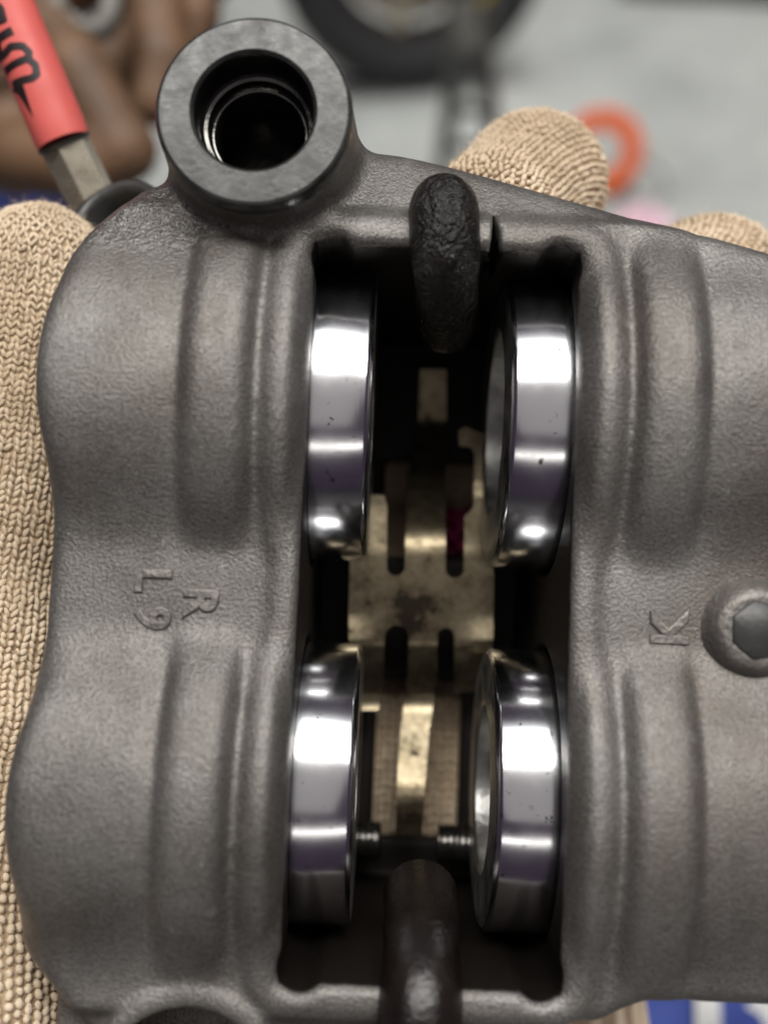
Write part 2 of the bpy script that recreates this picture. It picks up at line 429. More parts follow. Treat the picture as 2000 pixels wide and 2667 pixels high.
# relax the net a little: takes the grid steps off the slopes
def relax(V, Q, it, w):
    e = np.concatenate([Q[:, [0, 1]], Q[:, [1, 2]], Q[:, [2, 3]], Q[:, [3, 0]]])
    n = len(V); cnt = np.bincount(e[:, 0], minlength=n)+np.bincount(e[:, 1], minlength=n)
    for _ in range(it):
        s = np.stack([np.bincount(e[:, 0], V[e[:, 1], k], n)+np.bincount(e[:, 1], V[e[:, 0], k], n) for k in range(3)], 1)
        V = V*(1-w)+w*s/np.maximum(cnt, 1)[:, None]
    return V
V = relax(V, Q, 2, .5)
cen = V[Q].mean(1)
nr = np.cross(V[Q[:, 2]]-V[Q[:, 0]], V[Q[:, 3]]-V[Q[:, 1]]); nr /= np.linalg.norm(nr, axis=1)[:, None]+1e-9
rb = np.hypot(cen[:, 0]-BOSS[0], cen[:, 1]-BOSS[1])
s_boss = (rb < 10.9) & (cen[:, 2] > -1.0)
s_gus = (cen[:, 0] < -17.5) & (cen[:, 1] > 27.6) & (cen[:, 2] < 2) & (cen[:, 2] > -12) & (rb > 10.8) & (nr[:, 2] > .3)
rest = ~(s_boss | s_gus)
def body_part(name, sel, mat, parent):
    me = submesh(name, V, Q, sel)
    co = np.zeros(len(me.vertices)*3, np.float32); me.vertices.foreach_get('co', co); co = co.reshape(-1, 3)*1000
    sl = slot_field(co[:, 0], co[:, 1], co[:, 2])
    gr = np.clip((.35-sl)/.5, 0, 1)*np.clip((2.4-co[:, 2])/2.2, 0, 1); gr = np.maximum(gr, np.clip((2.2-sl)/.6, 0, 1)*np.clip((-.4-co[:, 2])/.8, 0, 1)*(np.abs(co[:, 1]+8.7) < 41))
    rbv = np.hypot(co[:, 0]-BOSS[0], co[:, 1]-BOSS[1])
    gu = .85*np.clip((-16.8-co[:, 0])/2.5, 0, 1)*np.clip((co[:, 1]-25.4)/3.2, 0, 1)*np.clip((rbv-10.8)/.8, 0, 1)
    for nm_, val_ in (('grime', gr), ('oil', gu)):
        at = me.attributes.new(nm_, 'FLOAT', 'POINT'); at.data.foreach_set('value', val_.astype(np.float32))
    return link(name, me, mat, parent)
body = body_part('body', rest, M['cast'], caliper)
boss_o = body_part('mounting_boss', s_boss, M['cast'], caliper)
def boss_lathe(name, prof, mat, label):
    me = lathe(name, [(a*.001, b*.001) for a, b in prof], 128, 'Z', deg=28); me.transform(Matrix.Translation((BOSS[0]*.001, BOSS[1]*.001, (BOSS[2]-3)*.001)))
    return tag(link(name, me, mat, boss_o), label)
boss_lathe('machined_face', ((10.08, .9), (10.06, 2.45), (9.85, 2.92), (9.55, 3.08), (6.5, 3.08), (6.15, 2.75)), M['face'], 'flat machined ring face of the upper boss')
boss_lathe('bolt_bore', ((6.15, 2.75), (6.0, 2.4), (5.95, -1.0), (5.7, -1.25), (5.35, -1.35), (5.25, -2.6), (5.05, -2.8), (4.85, -2.85), (4.7, -3.15), (4.7, -19), (.01, -19)), M['bore'], 'oily black stepped bolt hole')
tag(body_part('web', s_gus, M['cast'], caliper), 'glittering oily web below the bolt boss')
# oily pins standing in the two ends of the opening
def pin(path, r0, r1, mat, label, c0, c1, seed=0):
    path = np.array(path, float); kn = np.concatenate([[0], np.cumsum(np.linalg.norm(np.diff(path, axis=0), axis=1))]); L_ = kn[-1]
    sm = []
    for s_ in np.linspace(0, L_, 60):
        ww = np.exp(-((kn-s_)/2.6)**2)
        loc = np.array([np.interp(np.clip(s_+o, 0, L_), kn, path[:, k]) for k in range(3) for o in (-2, -1, 0, 1, 2)]).reshape(3, 5).mean(1) if 2 < s_ < L_-2 else np.array([np.interp(s_, kn, path[:, k]) for k in range(3)])
        sm.append(loc)
    pts = []; rr = []
    for i_, s_ in enumerate(np.linspace(0, L_, 60)):
        t_ = s_/L_; r_ = r0+(r1-r0)*t_
        r_ *= math.sqrt(max(0.0005, 1-(1-min(1, s_/c0))**2.2))*math.sqrt(max(0.0005, 1-(1-min(1, (L_-s_)/c1))**2.2))
        pts.append(Vector(sm[i_])*.001); rr.append(r_*.001*(1+.02*math.sin(9*t_+seed)+.015*math.sin(23*t_+seed)))
    return tag(link('guide_pin', tube_mesh('guide_pin', pts, rr, 40, up=(1, 0, 0)), mat, caliper), label)
pin([(4.9, 35.7, -1.6), (5.0, 32, .9), (5.2, 29, 1.2), (5.6, 26.5, -1.5), (6.1, 24.8, -7), (6.7, 24.3, -17.5)], 3.8, 3.5, M['crust'], 'rounded black oily pin end over the top bridge', 5.0, 2.2)
pin([(6.0, -42.2, -15), (5.9, -43.0, -10), (5.8, -44.8, -4), (5.7, -48.0, .3), (5.6, -52, 1.2), (5.4, -64, 1.2)], 4.15, 4.1, M['tar'], 'smooth dark oily pin through the bottom bridge', 1.1, 2.2, 2)

# pistons: polished cups, mirrored left and right
def piston(side, PR):
    xw = CX-side*(HS+4); xc = CX-side*7.35
    s = side
    wall = [(PR, xw), (PR, CX-s*(HS-.6)), (PR, xc-s*.75), (PR-.18, xc-s*.42), (PR-.5, xc-s*.12)]
    me = lathe('piston', [(r_*.001, h*.001) for r_, h in wall], 128, 'X', deg=50)
    fc = [(PR-.5, xc-s*.12), (PR-.9, xc), (PR-6.2, xc), (PR-6.6, xc-s*.3), (PR-7.0, xc-s*7), (.01, xc-s*7.5)]
    mf = lathe('crown', [(r_*.001, h*.001) for r_, h in fc], 96, 'X', deg=30)
    return me, mf
for side, nm in ((1, 'left'), (-1, 'right')):
    for yc, pr in zip(PY, PRS):
        me, mf = piston(side, pr)
        p = link('piston', me, M['piston'], caliper); p.location = (0, yc*.001, PZ*.001)
        c = link('crown', mf, M['crown'], p)

# pad spring: one bent brass sheet with slots
def spring_z(px, py):
    k = [(940, -39.8), (962, -40.0), (1090, -41.6), (1112, -41.5), (1140, -40.6), (1300, -34.9), (1360, -32.6), (1385, -31.8), (1410, -31.3), (1440, -31.0), (1500, -30.9), (1600, -31.0), (1680, -31.4), (1730, -33.0), (1780, -35.3), (1815, -36.3), (1840, -36.2), (1900, -34.8), (1960, -33.35), (2040, -31.5), (2080, -31.0), (2130, -31.2), (2180, -32.5), (2260, -34)]
    z = np.interp(py, [a for a, _ in k], [b for _, b in k])
    if py < 1420 and px > 1188: z = np.interp(py, [1100, 1200, 1262, 1285, 1420], [-32.6, -32.4, -32.2, -31.75, -31.2])
    if py < 1420 and px < 1012: z = np.interp(py, [1250, 1320, 1420], [-32.2, -31.9, -31.2])
    return z
def arcp(cx, cy, r_, a0, a1, n=7):
    return [(cx+r_*math.cos(R(a0+(a1-a0)*i/n)), cy+r_*math.sin(R(a0+(a1-a0)*i/n))) for i in range(n+1)]
outline = []
outline += [(930, 1330), (936, 1290), (1000, 1290), (1008, 1318)]                    # upper left arm
outline += [(1007, 1470)] + arcp(1031, 1476, 24, 180, 0)[::1]                      # upper left slot (open to the top)
outline += [(1056, 1400), (1060, 1240), (1088, 1150), (1094, 962), (1162, 962), (1162, 1130), (1160, 1300), (1160, 1400)]   # centre tongue going up
outline += arcp(1184, 1482, 24, 180, 0)
outline += [(1209, 1345), (1232, 1322), (1236, 1180), (1226, 1165), (1196, 1160), (1194, 1122), (1210, 1110), (1258, 1130), (1260, 1300), (1274, 1430), (1286, 1500)]
outline += [(1283, 1690), (1262, 1760), (1240, 1800), (1182, 1806)]                # lower right arm
outline += arcp(1161, 1657, 22, 0, -180)
outline += [(1139, 1760), (1130, 1820), (1118, 1900), (1110, 2000), (1098, 2175), (1030, 2175), (1036, 2000), (1044, 1900), (1054, 1820), (1062, 1760)]  # lower leaf
outline += arcp(1033, 1660, 32, 0, -180)
outline += [(1000, 1780), (985, 1850), (930, 1850), (910, 1740), (908, 1600), (912, 1440)]
def sheet(name, poly, zf, thick, mat, parent, step=14):
    bm = bmesh.new(); vs = [bm.verts.new((a, b, 0)) for a, b in poly]
    f_ = bm.faces.new(vs); f_.normal_update(); bmesh.ops.triangulate(bm, faces=[f_], ngon_method='EAR_CLIP')
    ys = [b for _, b in poly]
    y = min(ys)+step
    while y < max(ys):
        bmesh.ops.bisect_plane(bm, geom=bm.verts[:]+bm.edges[:]+bm.faces[:], plane_co=(0, y, 0), plane_no=(0, 1, 0)); y += step
    for v in bm.verts:
        z = float(zf(v.co.x, v.co.y)); q = P(v.co.x, v.co.y, z); v.co = Vector(q*.001)
    bmesh.ops.triangulate(bm, faces=bm.faces[:])
    ex = bmesh.ops.extrude_face_region(bm, geom=bm.faces[:])
    for v in ex['geom']:
        if isinstance(v, bmesh.types.BMVert): v.co.z -= thick
    bmesh.ops.recalc_face_normals(bm, faces=bm.faces)
    me = bpy.data.meshes.new(name); bm.to_mesh(me); bm.free(); sharp(me, 40)
    return link(name, me, mat, parent)
tag(sheet('pad_spring', outline, spring_z, .00055, M['spring'], caliper), 'stained brass pad spring with four slots and a shiny lower leaf')

# short ribbed pins either side of the spring's lower leaf
for x0, x1, lab in ((-8.6, 1.4, 'left'), (9.0, 19.8, 'right')):
    prof = [(.01, x0), (2.5, x0)]; xs = x0+.4
    while xs < x1-.6:
        prof += [(2.5, xs), (2.4, xs+.2), (2.5, xs+.4)]; xs += .8
    prof += [(2.5, x1-.3), (2.2, x1), (.01, x1)]
    pn = link('pad_pin', lathe('pad_pin', [(a*.001, b*.001) for a, b in prof], 32, 'X', deg=60), M['pin'], caliper)
    q = P(1090, 2195, -35); pn.location = (0, q[1]*.001, q[2]*.001)

# cast lettering
def letter(ch, cx_, cy_, size, ang, zb, h=.45):
    cu = bpy.data.curves.new('letter', 'FONT'); cu.body = ch; cu.size = size*1.38; cu.align_x = 'CENTER'; cu.align_y = 'CENTER'
    cu.extrude = h*.6; cu.bevel_depth = .18; cu.offset = .05; cu.bevel_resolution = 1; cu.resolution_u = 4
    o = bpy.data.objects.new('tmp', cu); COL.objects.link(o)
    dg = bpy.context.evaluated_depsgraph_get(); me = bpy.data.meshes.new_from_object(o.evaluated_get(dg))
    bpy.data.objects.remove(o)
    mt = Matrix.Translation((cx_, cy_, zb)) @ Matrix.Rotation(R(ang), 4, 'Z'); me.transform(mt); me.transform(Matrix.Scale(.001, 4))
    me.materials.clear(); sharp(me, 40)
    lo_ = link('cast_letter', me, M['mark'], body); tag(lo_, 'raised cast letter ' + ch); return lo_
letter('L', -23.7, -8.0, 3.6, -90, -.1); letter('9', -23.5, -12.0, 3.5, -90, -.1); letter('R', -18.7, -10.1, 3.5, -90, -.13)
letter('K', 30.1, -10.9, 3.8, 90, -.1)

# bleed plug on the right housing
pl = link('plug_boss', lathe('plug_boss', [(r_*.001, h*.001) for r_, h in ((7.0, -1.5), (5.6, -.3), (4.9, .7), (4.4, 1.6), (3.8, 2.1), (3.2, 2.2), (2.7, 2.15))], 48, 'Z', deg=50), M['mark'], caliper)
pl.location = (.0385, -.0106, 0)
hx = link('plug_face', lathe('plug_face', [(r_*.001, h*.001) for r_, h in ((3.1, 1.6), (3.1, 2.25), (2.95, 2.4), (.01, 2.4))], 7, 'Z', deg=80), M['ring'], pl)

# ------------------------------------------------------------------ brake hose with printed red sleeve
hose = empty('brake_hose', 'red sleeved brake hose with black lettering and plated end fitting behind caliper', 'hose', CAL)
a, b_ = PD(-60, -170, 137), PD(168, 372, 141)
c_, e_ = PD(168, 372, 141), PD(280, 600, 146)
HR = 3.7
link('sleeve', tube_mesh('sleeve', [Vector(a+(b_-a)*t)*.001 for t in np.linspace(0, 1, 20)], [HR*.001]*19+[HR*.00096], 40), M['red'], hose)
sleeve = hose.children[0]
ax = (b_-a)/np.linalg.norm(b_-a); mid = (a+b_)/2; tocam = (C0-mid); tocam -= ax*(tocam@ax); tocam /= np.linalg.norm(tocam); lat = np.cross(ax, tocam)
def on_sleeve(zx, zy):
    px, py = zx/2.765, zy/2.765
    d = ray(px, py)
    # meet the plane through the sleeve's axis facing the viewer
    k = ((a-C0)@tocam)/(d@tocam); p = C0+d*k
    return float((p-a)@ax), float((p-a)@lat)
def decal(polys, name):
    v = []; f = []
    for pts, w in polys:
        pts = [np.array(on_sleeve(*p)) for p in pts]; ws = w if isinstance(w, (list, tuple)) else [w]*len(pts)
        pp = []; ww = []
        for i in range(len(pts)-1):
            for t in np.linspace(0, 1, 6, endpoint=False): pp.append(pts[i]*(1-t)+pts[i+1]*t); ww.append(ws[i]*(1-t)+ws[i+1]*t)
        pp.append(pts[-1]); ww.append(ws[-1])
        base = len(v); m = 5
        for i, p in enumerate(pp):
            tg = pp[min(i+1, len(pp)-1)]-pp[max(i-1, 0)]; tg = tg/np.linalg.norm(tg); n_ = np.array([-tg[1], tg[0]])
            for k in range(m):
                s_, l_ = p+n_*ww[i]*(k/(m-1)-.5)
                ang = np.clip(l_/HR, -1.35, 1.35)
                ang = math.asin(max(-.985, min(.985, l_/HR)))
                r_ = HR+.03
                v.append((a+ax*s_+lat*math.sin(ang)*r_+tocam*math.cos(ang)*r_)*.001)
        for i in range(len(pp)-1):
            for k in range(m-1):
                f.append((base+i*m+k, base+(i+1)*m+k, base+(i+1)*m+k+1, base+i*m+k+1))
    me = mesh_py(name, v, f, True); recalc(me); return me
k_ = .0185
ink = [([(-60, 60), (30, 150), (75, 235)], [90*k_, 80*k_, 35*k_]), ([(-70, 235), (70, 228)], 30*k_),
       ([(-60, 370), (30, 330), (125, 293)], 58*k_), ([(10, 320), (20, 410), (25, 450)], 40*k_),
       ([(-40, 455), (60, 440), (110, 402), (195, 402), (240, 445), (235, 490), (150, 515), (55, 545)], 52*k_),
       ([(235, 490), (285, 535), (295, 600), (260, 628), (160, 640), (110, 650)], 52*k_),
       ([(120, 650), (165, 680), (205, 760), (262, 885)], [70*k_, 66*k_, 40*k_, 3*k_])]
tag(link('lettering', decal(ink, 'lettering'), M['ink'], sleeve), 'black brush style lettering on the red sleeve')
fit = [Vector(c_+(e_-c_)*t)*.001 for t in (0, .06, .5, 1)]
link('end_fitting', tube_mesh('end_fitting', fit, [.0034]*4, 6), M['steel'], hose)
link('sleeve_rim', tube_mesh('sleeve_rim', [Vector(c_-(e_-c_)*.02)*.001, Vector(c_+(e_-c_)*.03)*.001], [.00375, .0035], 32), M['ring'], hose)
bn = link('banjo_ring', lathe('banjo_ring', [(r_*.001, h*.001) for r_, h in ((4.6, -3), (4.7, 2.2), (5.1, 2.9), (5.7, 3.1), (6.4, 2.8), (6.8, 2.0), (6.9, -4), (4.6, -4))], 64, 'Z', close=True, deg=50), M['ring'], hose)
bp = PD(322, 606, 136); bn.matrix_local = Matrix.Translation(Vector(bp)*.001) @ Matrix.Rotation(R(-24), 4, 'X') @ Matrix.Rotation(R(-18), 4, 'Y')
bo = link('banjo_bolt', lathe('banjo_bolt', [(r_*.001, h*.001) for r_, h in ((3.9, -4), (3.9, .4), (3.5, 1.0), (.01, 1.0))], 6, 'Z', deg=20), M['ring'], hose)
bo.matrix_local = bn.matrix_local.copy()

# ------------------------------------------------------------------ knitted work glove round a hand
glove = empty('gloved_hand', 'hand in a beige knitted work glove cradling the caliper from behind', 'gloved hand', CAL)
def rbox(p, c, h, r_):
    q = [np.abs(p[i]-c[i])-h[i]+r_ for i in range(3)]
    return np.sqrt(sum(np.maximum(k, 0)**2 for k in q))+np.minimum(np.maximum(np.maximum(q[0], q[1]), q[2]), 0)-r_
TH = [((-44, -92, -34), 20.), ((-50, -58, -17), 17.), ((-49, -24, -24), 12.5), ((-47, 6, -25), 10.8), ((-45.5, 31, -24), 8.7)]
t1 = P(1290, 570, -21); t2 = P(1735, 850, -20); j1 = P(1390, 482, -32); j2 = P(1850, 758, -32); t3 = P(2420, 1080, -24); t4 = P(2750, 1500, -30)
FI = [[((4, 22, -61), 11.), ((20, 43, -54), 10.5), (tuple(j1), 8.9), (tuple(t1), 8.4)],
      [((22, 18, -61), 11.), ((36, 38, -54), 10.5), (tuple(j2), 9.2), (tuple(t2), 8.8)],
      [((34, 4, -61), 11.), ((54, 22, -54), 10.), ((62, 25, -38), 9.2), (tuple(t3), 8.4)],
      [((34, -14, -61), 10.), ((58, 2, -54), 9.), ((68, 4, -42), 8.2), (tuple(t4), 7.6)]]
WR = [((6, -40, -69), 22.), ((20, -62, -65), 22.), ((27, -120, -72), 26.)]
def glove_field(X, Y, Z):
    p = (X, Y, Z)
    d = rbox(p, (8, -14, -63), (36, 40, 13.5), 11)
    d = smin(d, rcone(p, WR[0][0], WR[1][0], WR[0][1], WR[1][1]), 8); d = smin(d, rcone(p, WR[1][0], WR[2][0], WR[1][1], WR[2][1]), 3)
    th = None
    for i in range(4):
        c = rcone(p, TH[i][0], TH[i+1][0], TH[i][1], TH[i+1][1]); th = c if th is None else smin(th, c, 3)
    d = smin(d, th, 6)
    for f_ in FI:
        ch = None
        for i in range(3):
            c = rcone(p, f_[i][0], f_[i+1][0], f_[i][1], f_[i+1][1]); ch = c if ch is None else smin(ch, c, 3)
        d = smin(d, ch, 2.5)
    # creases where the thumb folds
    return d + .35*np.sin(Y*.55+X*.15)*np.exp(-((Y+16)/14)**2)*(X < -30)
h2 = 1.1; lo2 = (-80, -132, -104); hi2 = (82, 66, 6)
X2, Y2, Z2 = grid(lo2, hi2, h2)
F2 = np.broadcast_to(glove_field(X2, Y2, Z2), (X2.size, Y2.size, Z2.size))
V2, Q2 = surface_nets(F2, lo2, h2)
V2 = relax(V2, Q2, 2, .5)
link('knit_fabric', mesh_np('knit_fabric', V2*.001, Q2), M['woolbase'], glove)
# stitches: real loops of yarn laid in courses over the fabric
def trace(o, d):
    t = np.zeros(len(o))
    for _ in range(24):
        p = o+d*t[:, None]; t += -glove_field(p[:, 0], p[:, 1], p[:, 2])*.8
    p = o+d*t[:, None]; return p, np.abs(glove_field(p[:, 0], p[:, 1], p[:, 2])), t
def grad(p):
    e = .05; g = []
    for k in range(3):
        q1 = p.copy(); q1[:, k] += e; q0 = p.copy(); q0[:, k] -= e
        g.append(glove_field(q1[:, 0], q1[:, 1], q1[:, 2])-glove_field(q0[:, 0], q0[:, 1], q0[:, 2]))
    g = np.stack(g, 1); return g/(np.linalg.norm(g, axis=1)[:, None]+1e-9)
ST = []   # position, along direction, half length, half width
def chain_stitches(ch, course, wale, first=0.0, vee=.45):
    pts = [np.array(c, float) for c, _ in ch]; rad = [r_ for _, r_ in ch]
    seg = [np.linalg.norm(pts[i+1]-pts[i]) for i in range(len(pts)-1)]; tot = sum(seg)
    axis_end = (pts[-1]-pts[-2])/seg[-1]
    ref = np.array([.2, .1, 1.0])
    s = first; row = 0
    O = []; Dd = []; T = []; W = []
    def frame(tg):
        u = np.cross(tg, ref); u /= np.linalg.norm(u); return u, np.cross(u, tg)
    nw = max(12, int(2*math.pi*np.mean(rad[1:])/wale))
    while s < tot:
        k = 0; t = s
        while k < len(seg)-1 and t > seg[k]: t -= seg[k]; k += 1
        fr = min(1, t/seg[k]); c = pts[k]*(1-fr)+pts[k+1]*fr; r_ = rad[k]*(1-fr)+rad[k+1]*fr
        tg = (pts[k+1]-pts[k])/seg[k]
        if k < len(seg)-1 and fr > .5: tg = tg*(1.5-fr)+(pts[k+2]-pts[k+1])/seg[k+1]*(fr-.5)
        elif k > 0 and fr < .5: tg = tg*(.5+fr)+(pts[k]-pts[k-1])/seg[k-1]*(.5-fr)
        tg /= np.linalg.norm(tg); u, w_ = frame(tg)
        for j in range(nw):
            an = 2*math.pi*j/nw
            dr = u*math.cos(an)+w_*math.sin(an); sd = -u*math.sin(an)+w_*math.cos(an)
            O.append(c); Dd.append(dr); T.append(tg+sd*vee*(1 if j % 2 else -1)); W.append((course, 2*math.pi*r_/nw))
        s += course; row += 1
    u, w_ = frame(axis_end)
    nlat = int(rad[-1]*math.pi/2/course)
    for i in range(0, nlat):
        ph = math.pi/2*i/nlat; m = max(5, int(nw*math.cos(ph)))
        for j in range(m):
            an = 2*math.pi*j/m; dr0 = u*math.cos(an)+w_*math.sin(an)
            dr = dr0*math.cos(ph)+axis_end*math.sin(ph); tg = -dr0*math.sin(ph)+axis_end*math.cos(ph); sd = np.cross(dr, tg)
            O.append(pts[-1]); Dd.append(dr); T.append(tg+sd*vee*(1 if j % 2 else -1)); W.append((course, 2*math.pi*rad[-1]*max(.3, math.cos(ph))/m))
    O = np.array(O); Dd = np.array(Dd); p, err, t = trace(O, Dd)
    W = np.array(W); keep = (err < .15) & (t < max(rad)*1.25) & (t > min(rad)*.6)
    ST.append((p[keep], np.array(T)[keep], W[keep]))
chain_stitches(TH, .9, .85)
for f_ in FI[:3]: chain_stitches(f_[1:], .8, .8)
gxs, gys = np.meshgrid(np.arange(-9, 21, 1.15), np.arange(-50, 32, 1.2), indexing='ij')
o_ = np.stack([gxs.ravel(), gys.ravel(), np.full(gxs.size, -30.)], 1)
t = np.zeros(len(o_))
for _ in range(30):
    p = o_-np.array([0, 0, 1.])*t[:, None]; t += glove_field(p[:, 0], p[:, 1], p[:, 2])*.8
p = o_-np.array([0, 0, 1.])*t[:, None]
sg = np.where((np.arange(gxs.shape[0]) % 2)[:, None].repeat(gxs.shape[1], 1).ravel(), 1, -1)
ST.append((p, np.stack([sg*.45, np.ones(len(p)), np.zeros(len(p))], 1), np.full((len(p), 2), 1.15)))
sp = np.concatenate([s[0] for s in ST]); sd = np.concatenate([s[1] for s in ST]); sw = np.concatenate([s[2] for s in ST])
# keep what the room can see near the caliper
rel = sp-C0; dz = rel@FW; ppx = 1000+FPX*(rel@RT)/dz; ppy = 1333.5-FPX*(rel@UP)/dz
nn = grad(sp)
vis = (ppx > -420) & (ppx < 2420) & (ppy > -200) & (ppy < 2950) & (((nn*(C0-sp)).sum(1)/np.linalg.norm(C0-sp, axis=1)) > -.35)
sp, sd, sw, nn = sp[vis], sd[vis], sw[vis], nn[vis]
sp = sp+rng.normal(0, .07, sp.shape); sd = sd+rng.normal(0, .16, sd.shape); sd -= nn*(sd*nn).sum(1)[:, None]; sd /= np.linalg.norm(sd, axis=1)[:, None]
sc_ = np.cross(nn, sd)
na, nb = 6, 4
ev = []
for i in range(1, nb):
    ph = math.pi*i/nb
    for j in range(na):
        ev.append((math.sin(ph)*math.cos(2*math.pi*j/na), math.sin(ph)*math.sin(2*math.pi*j/na), math.cos(ph)))
ev = [(0, 0, 1)]+ev+[(0, 0, -1)]
ef = []
for j in range(na):
    ef.append((0, 1+j, 1+(j+1) % na)); l0 = 1+(nb-2)*na; ef.append((len(ev)-1, l0+(j+1) % na, l0+j))
    for i in range(nb-2):
        A = 1+i*na+j; B = 1+i*na+(j+1) % na; ef.append((A, A+na, B+na)); ef.append((A, B+na, B))
ev = np.array(ev); ef = np.array(ef)
jit = rng.uniform(.75, 1.25, (len(sp), 3))
hl = np.maximum(sw[:, 0], sw[:, 1]*.8)*.66*jit[:, 0]; hw = sw[:, 1]*.42*jit[:, 1]; hh = np.minimum(sw[:, 0], sw[:, 1])*.50*jit[:, 2]
sv = (sp+nn*.12)[:, None]+ev[None, :, 2:3]*(sd*hl[:, None])[:, None]+ev[None, :, 0:1]*(sc_*hw[:, None])[:, None]+ev[None, :, 1:2]*(nn*hh[:, None])[:, None]
sf = ef[None]+(np.arange(len(sp))*len(ev))[:, None, None]
ko = link('knit_stitches', mesh_np('knit_stitches', sv.reshape(-1, 3)*.001, sf.reshape(-1, 3)), M['wool'], glove); tag(ko, kind='stuff')
# loose fibres
pick = rng.choice(len(sp), min(14000, len(sp)), replace=False)
fo = sp[pick]+nn[pick]*.35; fd = nn[pick]*rng.uniform(.2, .9, (len(pick), 1))+sd[pick]*rng.normal(0, .7, (len(pick), 1))+sc_[pick]*rng.normal(0, .7, (len(pick), 1))
ln = rng.uniform(.5, 1.3, (len(pick), 1)); mid_ = fo+fd*ln*.5+rng.normal(0, .12, fo.shape); en = fo+fd*ln+rng.normal(0, .3, fo.shape)
wd_ = np.cross(fd, rng.normal(0, 1, fd.shape)); wd_ = wd_/np.linalg.norm(wd_, axis=1)[:, None]*.022
fv = np.stack([fo-wd_, fo+wd_, mid_+wd_, mid_-wd_, en+wd_*.5, en-wd_*.5], 1)
ff = np.array([(0, 1, 2, 3), (3, 2, 4, 5)])[None]+(np.arange(len(pick))*6)[:, None, None]
fz = link('loose_fibres', mesh_np('loose_fibres', fv.reshape(-1, 3)*.001, ff.reshape(-1, 4)), M['wool'], glove); tag(fz, kind='stuff')
# ribs of the cuff
for k in range(26):
    an = 2*math.pi*k/26
    pts = []; rr = []
    for s_ in np.linspace(.0, 1, 12):
        c = np.array(WR[1][0])*(1-s_)+np.array(WR[2][0])*s_; r_ = WR[1][1]*(1-s_)+WR[2][1]*s_
        u = np.array([1, 0, 0.]); w_ = np.array([0, -.23, .97])
        pts.append(Vector((c+(u*math.cos(an)+w_*math.sin(an))*(r_-.2))*.001)); rr.append(.0016)
    link('cuff_rib', tube_mesh('cuff_rib', pts, rr, 8), M['wool'], glove)

# ------------------------------------------------------------------ bare hand with a spanner beyond the caliper
DH = 300.
hand = empty('hand', 'brown bare hand with bent fingers holding a spanner behind the red hose', 'hand', CAL)
def HP(px, py, d=0): return tuple(PD(px, py, DH+d))
palm = [HP(-80, 330, 10), HP(60, 420, 8)]
HF = [[(HP(60, 410, -4), 10), (HP(240, 432, -12), 9.4), (HP(325, 390, -14), 8.6), (HP(200, 170, -12), 8.0), (HP(110, 40, -8), 7.0)],      # thumb folded over
      [(HP(-40, 120, 30), 11), (HP(290, -150, 22), 10), (HP(395, -90, 10), 8.8), (HP(420, 150, 6), 8.2), (HP(405, 265, 6), 7.4)],
      [(HP(40, 60, 45), 11), (HP(400, -190, 34), 10), (HP(490, -130, 22), 8.6), (HP(505, 40, 18), 7.8), (HP(485, 130, 18), 7)],
      [(HP(60, 0, 60), 11), (HP(430, -260, 50), 10), (HP(560, -220, 38), 8.2), (HP(560, -80, 34), 7.2), (HP(530, -20, 34), 6.6)],
      [(HP(60, -60, 70), 10), (HP(450, -330, 60), 9), (HP(590, -320, 50), 7.4), (HP(590, -200, 46), 6.6), (HP(560, -150, 46), 6)]]
def hand_field(X, Y, Z):
    p = (X, Y, Z); d = None
    for a0, b0, ra, rb_ in ((HP(-160, 60, 30), HP(40, 350, 8), 24, 13), (HP(-140, 270, 20), HP(150, 415, 2), 18, 10), (HP(-100, 60, 40), HP(60, 0, 60), 18, 14), (HP(-420, 260, 50), HP(-160, 130, 32), 26, 26), (HP(40, 400, 22), HP(345, 100, 34), 13, 12)):
        c = rcone(p, a0, b0, ra, rb_); d = c if d is None else smin(d, c, 8)
    for ch in HF:
        e = None
        for i in range(4):
            c = rcone(p, ch[i][0], ch[i+1][0], ch[i][1], ch[i+1][1]); e = c if e is None else smin(e, c, 2.5)
        d = smin(d, e, 2.5)
    return d
allp = np.array([q for ch in HF for q, _ in ch]+[HP(-420, 260, 50), HP(-160, 60, 30)])
lo3 = tuple(allp.min(0)-30); hi3 = tuple(allp.max(0)+30); h3 = 1.3
X3, Y3, Z3 = grid(lo3, hi3, h3)
F3 = np.broadcast_to(hand_field(X3, Y3, Z3), (X3.size, Y3.size, Z3.size))
V3, Q3 = surface_nets(F3, lo3, h3); V3 = relax(V3, Q3, 3, .5)
link('skin', mesh_np('skin', V3*.001, Q3), M['skin'], hand)

sp_ = empty('spanner', 'grey open ended spanner gripped in the brown hand', 'spanner', CAL)
def plate(name, pts, th, mat, parent):
    """pts: caliper-frame points in a plane facing the viewer; gives it thickness and bevelled rims"""
    n = len(pts); nv = np.array(FW)*th
    v = [np.array(p)*.001 for p in pts]+[(np.array(p)+nv)*.001 for p in pts]
    f = [tuple(range(n)), tuple(range(2*n-1, n-1, -1))]+[(i, n+i, n+(i+1) % n, (i+1) % n) for i in range(n)]
    me = mesh_py(name, v, f); bm = bmesh.new(); bm.from_mesh(me)
    bmesh.ops.recalc_face_normals(bm, faces=bm.faces)
    bmesh.ops.bevel(bm, geom=bm.edges[:], offset=min(.0008, th*.0002), segments=2, affect='EDGES'); bm.to_mesh(me); bm.free()
    return link(name, me, mat, parent)
dw = -14
plate('jaw', [HP(x_, y_, dw) for x_, y_ in ((158, 30), (186, 16), (206, 46), (244, 52), (262, 28), (268, -30), (318, -40), (306, 20), (290, 58), (262, 84), (214, 74), (176, 62))], 7, M['chrome'], sp_)
